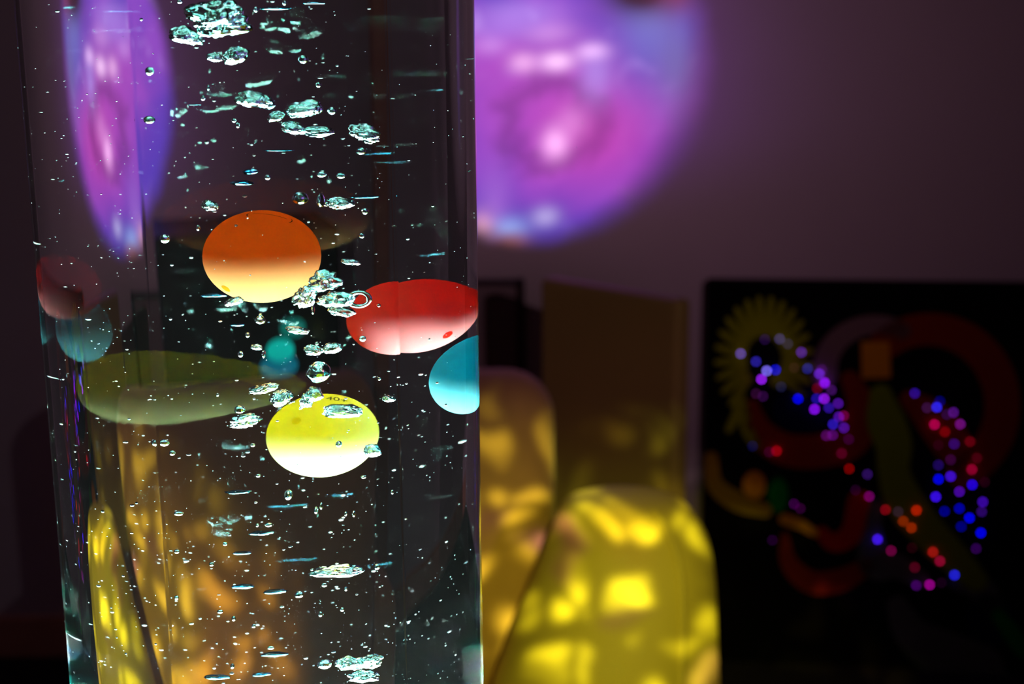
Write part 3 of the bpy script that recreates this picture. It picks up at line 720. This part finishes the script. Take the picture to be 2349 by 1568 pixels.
patch_disc('round_mark', (.7137, -.4557, -.5319), r, .0019, ball_mat('scarlet_ink', (.75, .02, .01), (.8, .02, .01)), root)['label'] = 'small scarlet dot'


# ------------------------------------------------------------------ bubbles
def blob_mesh(name, kind, seed, rx, ry):
    rr_ = random.Random(seed)
    bm = bmesh.new()
    off = Vector((rr_.uniform(-50, 50), rr_.uniform(-50, 50), rr_.uniform(-50, 50)))
    if kind == 'ring':
        for i in range(40):
            pass
        nu, nvv = 48, 16
        g_ = []
        for i in range(nu):
            a = 2 * math.pi * i / nu
            w_ = .22 + .07 * noise.noise(Vector((math.cos(a), math.sin(a), 3.0)) * 1.7)
            row = []
            for j in range(nvv):
                b = 2 * math.pi * j / nvv
                q = (1 - .2 + w_ * math.cos(b))
                row.append(bm.verts.new((rx * q * math.cos(a), rx * .6 * w_ * math.sin(b) * 1.5, ry * q * math.sin(a))))
            g_.append(row)
        for i in range(nu):
            for j in range(nvv):
                bm.faces.new((g_[i][j], g_[(i + 1) % nu][j], g_[(i + 1) % nu][(j + 1) % nvv], g_[i][(j + 1) % nvv]))
    else:
        sub = {'bead': 3, 'smooth': 4, 'blur': 3, 'wrinkled': 5, 'wild': 5}[kind]
        bmesh.ops.create_icosphere(bm, subdivisions=sub, radius=1.0)
        amp = {'bead': .04, 'smooth': .10, 'blur': .30, 'wrinkled': .26, 'wild': .50}[kind]
        tilt = rr_.uniform(-.25, .25)
        ca, sa = math.cos(tilt), math.sin(tilt)
        ry_ = max(rx * .75, ry) if rx < ry * 2 else rx * .6
        for v in bm.verts:
            p = v.co.copy()
            d = 1.0 + amp * noise.noise(p * 1.3 + off) + amp * .55 * noise.noise(p * 2.9 + off)
            if kind in ('wrinkled', 'wild'):
                d += .06 * noise.noise(p * 5.0 + off) * (1.6 if kind == 'wild' else 1.0)
                d += .03 * (1.0 - abs(noise.noise(Vector((p.x * 4, p.y * 4, p.z * 9)) + off)) * 4)
            z = p.z * d
            if kind != 'bead' and z < 0:
                z *= .72                          # rising air is flatter underneath
            v.co = Vector((p.x * d * rx, p.y * d * ry_, z * ry))
            if kind in ('wrinkled', 'wild'):
                v.co.z += v.co.x * tilt
    for v in bm.verts:
        v.co *= 1.0
    bmesh.ops.recalc_face_normals(bm, faces=bm.faces)
    me = bpy.data.meshes.new(name)
    bm.to_mesh(me)
    bm.free()
    return me


for i, ((x, y, z, rx, ry), kind, lab) in enumerate(BUBBLES):
    if kind == 'blur':
        ry *= .7
    o = link('air_bubble', blob_mesh('air_bubble', kind, i + 3, rx, ry), M_AIR_FAR if kind == 'blur' else M_AIR)
    o.location = (TCX + x, TCY + y, z)
    if lab:
        tag(o, lab, 'bubble', 'large air bubbles rising in the tube')
    elif kind == 'blur':
        tag(o, 'blurred flat smear of air at the far side of the tube', 'bubble', 'blurred air bubbles at the far side of the tube')
    else:
        tag(o, 'small glinting bead of air drifting between the large bubbles', 'bubble', 'small beads of air in the tube')

# the countless finest ones: some as objects, the rest as one
M_FINE = bsdf('fine_bubble_shine', (.85, .95, .95), .3, .8)
bm = bmesh.new(); bmesh.ops.create_icosphere(bm, subdivisions=2, radius=1.0)
fine = bpy.data.meshes.new('tiny_bubble'); bm.to_mesh(fine); bm.free()
fine.materials.append(M_FINE)
fine.polygons.foreach_set('use_smooth', [True] * len(fine.polygons))
rs = random.Random(11)


def fine_spot():
    while True:
        a, q = rs.uniform(0, 2 * math.pi), .088 * math.sqrt(rs.random())
        z = 1.14 + .36 * (rs.random() ** 1.35)
        p = Vector((TCX + q * math.cos(a), TCY + q * math.sin(a), z))
        if all((p - ro.location).length > r_ + .001 for ro, r_ in ball_objs.values()):
            return p


for i in range(185):
    o = bpy.data.objects.new('tiny_bubble', fine)
    COL.objects.link(o)
    o.location = fine_spot()
    s_ = rs.uniform(.00032, .00062)
    o.scale = (s_ * rs.uniform(1.0, 1.7), s_ * rs.uniform(1.0, 1.5), s_ * rs.uniform(.6, 1.2))
    tag(o, 'tiny specks of air scattered through the water', 'bubble', 'tiny specks of air in the tube')
vs, fs = [], []
bm = bmesh.new(); bmesh.ops.create_icosphere(bm, subdivisions=1, radius=1.0)
bv = [v.co.copy() for v in bm.verts]; bf = [[v.index for v in f.verts] for f in bm.faces]; bm.free()
for i in range(1500):
    p = fine_spot(); s_ = rs.uniform(.00010, .00030); b0 = len(vs)
    vs += [(p.x + v.x * s_ * 1.3, p.y + v.y * s_, p.z + v.z * s_ * .9) for v in bv]
    fs += [[q + b0 for q in f] for f in bf]
me = bpy.data.meshes.new('fine_bubbles'); me.from_pydata(vs, [], fs)
tag(link('fine_bubbles', me, M_FINE), 'haze of the very finest air specks all through the water', 'bubbles', kind='stuff')

# ------------------------------------------------------------------ soft seats
M_SOFA = bsdf('ochre_cloth', (.74, .44, .17), .85, .25, .10, 40.0, .2, .2)
M_BAG = bsdf('yellow_leatherette', (.74, .60, .07), .6, .35, .06, 8.0, .25)
M_BLOCK = bsdf('mustard_vinyl', (.40, .32, .08), .6, .3, .05, 5.0)


def rings_mesh(name, rings, n=64, p=2.3, mat=None, parent=None, wob=0.0):
    """rings of (z, cx, cy, hx, hy)"""
    bm = bmesh.new()
    rows = []
    for z, cx, cyy, hx, hy in rings:
        row = []
        for i in range(n):
            a = 2 * math.pi * i / n
            c, s = math.cos(a), math.sin(a)
            q = (abs(c) ** p + abs(s) ** p) ** (-1 / p)
            wq = 1 + wob * noise.noise(Vector((c * 1.6, s * 1.6, z * 5)))
            row.append(bm.verts.new((cx + hx * q * c * wq, cyy + hy * q * s * wq, z)))
        rows.append(row)
    for a, b in zip(rows, rows[1:]):
        for i in range(n):
            bm.faces.new((a[i], a[(i + 1) % n], b[(i + 1) % n], b[i]))
    bm.faces.new(rows[0]); bm.faces.new(rows[-1])
    return from_bm(name, bm, mat, parent)


def smooth_rings(keys, n=40):
    """Catmull-Rom between key rings, finer ring spacing"""
    out_ = []
    for k in range(len(keys) - 1):
        p0, p1, p2, p3 = keys[max(k - 1, 0)], keys[k], keys[k + 1], keys[min(k + 2, len(keys) - 1)]
        for j in range(6):
            t = j / 6
            out_.append([.5 * (2 * b + (c - a) * t + (2 * a - 5 * b + 4 * c - d) * t * t + (-a + 3 * b - 3 * c + d) * t ** 3) for a, b, c, d in zip(p0, p1, p2, p3)])
    out_.append(list(keys[-1]))
    return out_


sofa = empty('sofa', (-.27, 2.15, 0))
tag(sofa, 'ochre sofa with a round-cornered back standing behind the bubble tube, its back turned', 'sofa')
bm = bmesh.new()
box(bm, (0, 0, .525), (.67, .17, .78), .075, 8)
from_bm('backrest', bm, M_SOFA, sofa)
bm = bmesh.new(); box(bm, (-.02, .26, .27), (.55, .36, .24), .06, 6); from_bm('seat', bm, M_SOFA, sofa)
bm = bmesh.new(); box(bm, (-.37, .22, .34), (.13, .50, .40), .06, 6); from_bm('armrest', bm, M_SOFA, sofa)
for lx in (-.3, .16):
    for ly in (.02, .38):
        bm = bmesh.new()
        bmesh.ops.create_cone(bm, cap_ends=True, segments=20, radius1=.02, radius2=.03, depth=.18, matrix=Matrix.Translation((lx, ly, .09)))
        from_bm('leg', bm, M_POST, sofa)

bag = empty('bean_bag_chair', (.10, 1.82, 0))
tag(bag, 'plump yellow bean bag chair beside the bubble tube, covered in dappled light', 'bean bag')
BX, BY = .10, 1.85
keys = [(.0, -.0, 0, .15, .14), (.03, -.0, 0, .175, .17), (.15, .005, 0, .20, .19), (.32, .015, 0, .190, .185), (.50, .022, 0, .163, .165), (.60, .035, .01, .147, .15),
        (.69, .05, .02, .128, .125), (.75, .057, .03, .110, .105), (.79, .053, .035, .090, .085), (.806, .050, .04, .066, .055), (.812, .047, .04, .02, .02)]
rings_mesh('cover', smooth_rings(keys), 72, 2.2, M_BAG, bag, .03)
bm = bmesh.new()
line = []
for z, cx, cyy, hx, hy in smooth_rings(keys)[6:54]:
    a = math.radians(-58); c_, s_ = math.cos(a), math.sin(a)
    q = (abs(c_) ** 2.2 + abs(s_) ** 2.2) ** (-1 / 2.2)
    line.append(Vector((cx + hx * q * c_, cyy + hy * q * s_, z)))
prev = None
for i, p in enumerate(line):
    t = (line[min(i + 1, len(line) - 1)] - line[max(i - 1, 0)]).normalized()
    e1 = t.cross(Vector((0, 0, 1))).normalized(); e2 = t.cross(e1)
    row = [bm.verts.new(p + (e1 * math.cos(q) + e2 * math.sin(q)) * .006) for q in [math.pi * 2 * k / 8 for k in range(8)]]
    if prev:
        for k in range(8):
            bm.faces.new((prev[k], prev[(k + 1) % 8], row[(k + 1) % 8], row[k]))
    prev = row
from_bm('piping', bm, M_BAG, bag)

bm = bmesh.new()
ax, ay, bx_, by_ = .052, 2.625, .285, 2.39
a_ = Vector((ax, ay)); b_ = Vector((bx_, by_)); dd = (b_ - a_); ln = dd.length; dn = dd.normalized(); nn_ = Vector((-dn.y, dn.x))
ctr = (a_ + b_) / 2 + nn_ * .02
box(bm, (0, 0, .4885), (ln, .04, .977), .012, 4)
blk = from_bm('soft_play_mat', bm, M_BLOCK, smooth=False)
blk.location = (ctr.x, ctr.y, 0); blk.rotation_euler = (0, 0, math.atan2(dn.y, dn.x))
tag(blk, 'tall dim mustard padded mat standing on edge behind the yellow bean bag', 'play mat')

# black unit with glowing teal and blue discs seen through the water
cab = empty('black_cabinet', (-.44, 2.86, 0))
tag(cab, 'black cabinet with round glowing teal discs, seen through the water below the orange ball', 'cabinet')
M_BLACK = bsdf('matt_black', (.004, .005, .005), .6, .3)
bm = bmesh.new(); box(bm, (0, 0, .53), (.50, .26, 1.06), .01, 3); from_bm('body', bm, M_BLACK, cab, False)
for (lx, lz, rx, rz_, cc, st) in ((-.11, .868, .034, .018, (.0, .30, .24), .45), (-.075, .826, .036, .022, (.0, .55, .46), .75), (-.07, .795, .05, .022, (.0, .30, .45), .40)):
    bm = bmesh.new()
    bmesh.ops.create_cone(bm, cap_ends=True, segments=40, radius1=1, radius2=1, depth=1, matrix=Matrix.Translation((lx, -.133, lz)) @ Matrix.Diagonal((rx, .006, rz_, 1)) @ Matrix.Rotation(math.pi / 2, 4, 'X'))
    from_bm('glow_disc', bm, emit('disc_glow', cc, st), cab, False)

# framed panel between the tube and the mustard mat
pic = empty('picture_panel', (-.22, 3.075, .49))
tag(pic, 'dark framed picture panel on the wall between the bubble tube and the mustard mat', 'picture')
bm = bmesh.new(); box(bm, (0, 0, .0), (.48, .016, .78), .003, 2); from_bm('board', bm, bsdf('grey_board', (.30, .24, .24), .7, .2, .1, 5.0), pic, False)
bm = bmesh.new(); box(bm, (.24, -.006, .0), (.016, .03, .81), .003, 2); box(bm, (-.24, -.006, .0), (.016, .03, .81), .003, 2)
box(bm, (0, -.006, .398), (.494, .03, .010), .003, 2); box(bm, (0, -.006, -.398), (.494, .03, .010), .003, 2)
from_bm('frame', bm, bsdf('dark_frame', (.02, .008, .008), .5, .3), pic, False)
bm = bmesh.new(); box(bm, (0, -.010, .16), (.46, .006, .08), .001, 1); from_bm('blue_band', bm, bsdf('navy_paint', (.02, .022, .10), .7, .2), pic, False)

# ------------------------------------------------------------------ fibre optic picture
FC = {'moss': ('a8c018', .5), 'grey': ('8a7470', .5), 'rust': ('902c16', .5), 'amber': ('e8a020', .5), 'green': ('7a9a18', .5), 'olive': ('b09020', .5),
      'leaf': ('109a28', .5), 'red': ('c01808', .5), 'slate': ('566058', .5), 'navy': ('0a1430', .5)}
FM = {k: bsdf('felt_' + k, lin(v[0]), .95, .05, .12, 90.0, .2) for k, v in FC.items()}
PA, PB = Vector((.33, 3.10)), Vector((3.0, 2.82))
pu = (PB - PA).normalized(); pn = Vector((pu.y, -pu.x))
po = PA + pn * .055
art = empty('fibre_optic_picture', (po.x, po.y, 0), math.atan2(pu.y, pu.x))
tag(art, 'black fabric wall picture with colourful abstract felt shapes and glowing fibre optic points', 'picture')
# local x along the wall, y into the wall, z up; front face at y = 0
X0, X1, Z0, Z1 = .1025, 1.35, .002, .892
bm = bmesh.new(); box(bm, ((X0 + X1) / 2, .026, (Z0 + Z1) / 2), (X1 - X0, .044, Z1 - Z0), .006, 3)
from_bm('backing', bm, bsdf('black_velvet', (.0035, .003, .004), .95, .05), art, False)


def capsule_path(bm, pts, y, th):
    """a felt strip of varying width following a path, with its own thickness"""
    # resample
    fine_ = []
    for k in range(len(pts) - 1):
        p0, p1, p2, p3 = pts[max(k - 1, 0)], pts[k], pts[k + 1], pts[min(k + 2, len(pts) - 1)]
        for j in range(5):
            t = j / 5
            fine_.append([.5 * (2 * b + (c - a) * t + (2 * a - 5 * b + 4 * c - d) * t * t + (-a + 3 * b - 3 * c + d) * t ** 3) for a, b, c, d in zip(p0, p1, p2, p3)])
    fine_.append(list(pts[-1]))
    L_, R_ = [], []
    for i, (x, z, w_) in enumerate(fine_):
        a = fine_[max(i - 1, 0)]; b = fine_[min(i + 1, len(fine_) - 1)]
        t = Vector((b[0] - a[0], b[1] - a[1])); t = t.normalized() if t.length > 1e-9 else Vector((1, 0))
        n = Vector((-t.y, t.x)) * w_ / 2
        L_.append((x + n.x, z + n.y)); R_.append((x - n.x, z - n.y))

    def cap(c, t, w_):
        return [(c[0] + math.cos(q) * w_ / 2 * t.x - math.sin(q) * w_ / 2 * t.y, c[1] + math.cos(q) * w_ / 2 * t.y + math.sin(q) * w_ / 2 * t.x) for q in [math.pi / 2 - math.pi * i / 8 for i in range(1, 8)]]
    e = fine_[-1]; t = Vector((e[0] - fine_[-2][0], e[1] - fine_[-2][1])).normalized()
    s0 = fine_[0]; t0 = Vector((s0[0] - fine_[1][0], s0[1] - fine_[1][1])).normalized()
    n = len(fine_)
    f_l = [bm.verts.new((p[0], y, p[1])) for p in L_]; f_r = [bm.verts.new((p[0], y, p[1])) for p in R_]
    b_l = [bm.verts.new((p[0], y + th, p[1])) for p in L_]; b_r = [bm.verts.new((p[0], y + th, p[1])) for p in R_]
    for i in range(n - 1):
        bm.faces.new((f_l[i], f_l[i + 1], f_r[i + 1], f_r[i]))
        bm.faces.new((f_l[i], b_l[i], b_l[i + 1], f_l[i + 1]))
        bm.faces.new((f_r[i], f_r[i + 1], b_r[i + 1], b_r[i]))
    for (vl, vr, bl, br, pts_) in ((f_l[-1], f_r[-1], b_l[-1], b_r[-1], cap(e, t, e[2])), (f_r[0], f_l[0], b_r[0], b_l[0], cap(s0, t0, s0[2]))):
        cf = [bm.verts.new((p[0], y, p[1])) for p in pts_]; cb = [bm.verts.new((p[0], y + th, p[1])) for p in pts_]
        bm.faces.new([vl] + cf + [vr])
        ch, bh = [vl] + cf + [vr], [bl] + cb + [br]
        for i in range(len(ch) - 1):
            bm.faces.new((ch[i], bh[i], bh[i + 1], ch[i + 1]))


for nm, colk, kind, lay, data in FELT:
    bm = bmesh.new()
    y = .003 - .003 * lay
    if kind == 'path':
        capsule_path(bm, data, y, .006)
    else:
        f = [bm.verts.new((p[0], y, p[1])) for p in data]; b = [bm.verts.new((p[0], y + .006, p[1])) for p in data]
        bm.faces.new(f)
        for i in range(len(f)):
            bm.faces.new((f[i], b[i], b[(i + 1) % len(f)], f[(i + 1) % len(f)]))
    from_bm(nm, bm, FM[colk], art, False)

bm = bmesh.new(); bmesh.ops.create_icosphere(bm, subdivisions=3, radius=.0033)
tip = bpy.data.meshes.new('fibre_tip'); bm.to_mesh(tip); bm.free()
TIPS = {}
for x, z, hx in FIBRES:
    if hx not in TIPS:
        me = tip.copy(); me.materials.append(emit('fibre_glow', lin(hx), 8.0)); TIPS[hx] = me
    o = bpy.data.objects.new('fibre_light', TIPS[hx]); COL.objects.link(o)
    o.parent = art; o.location = (x, -.006, z)
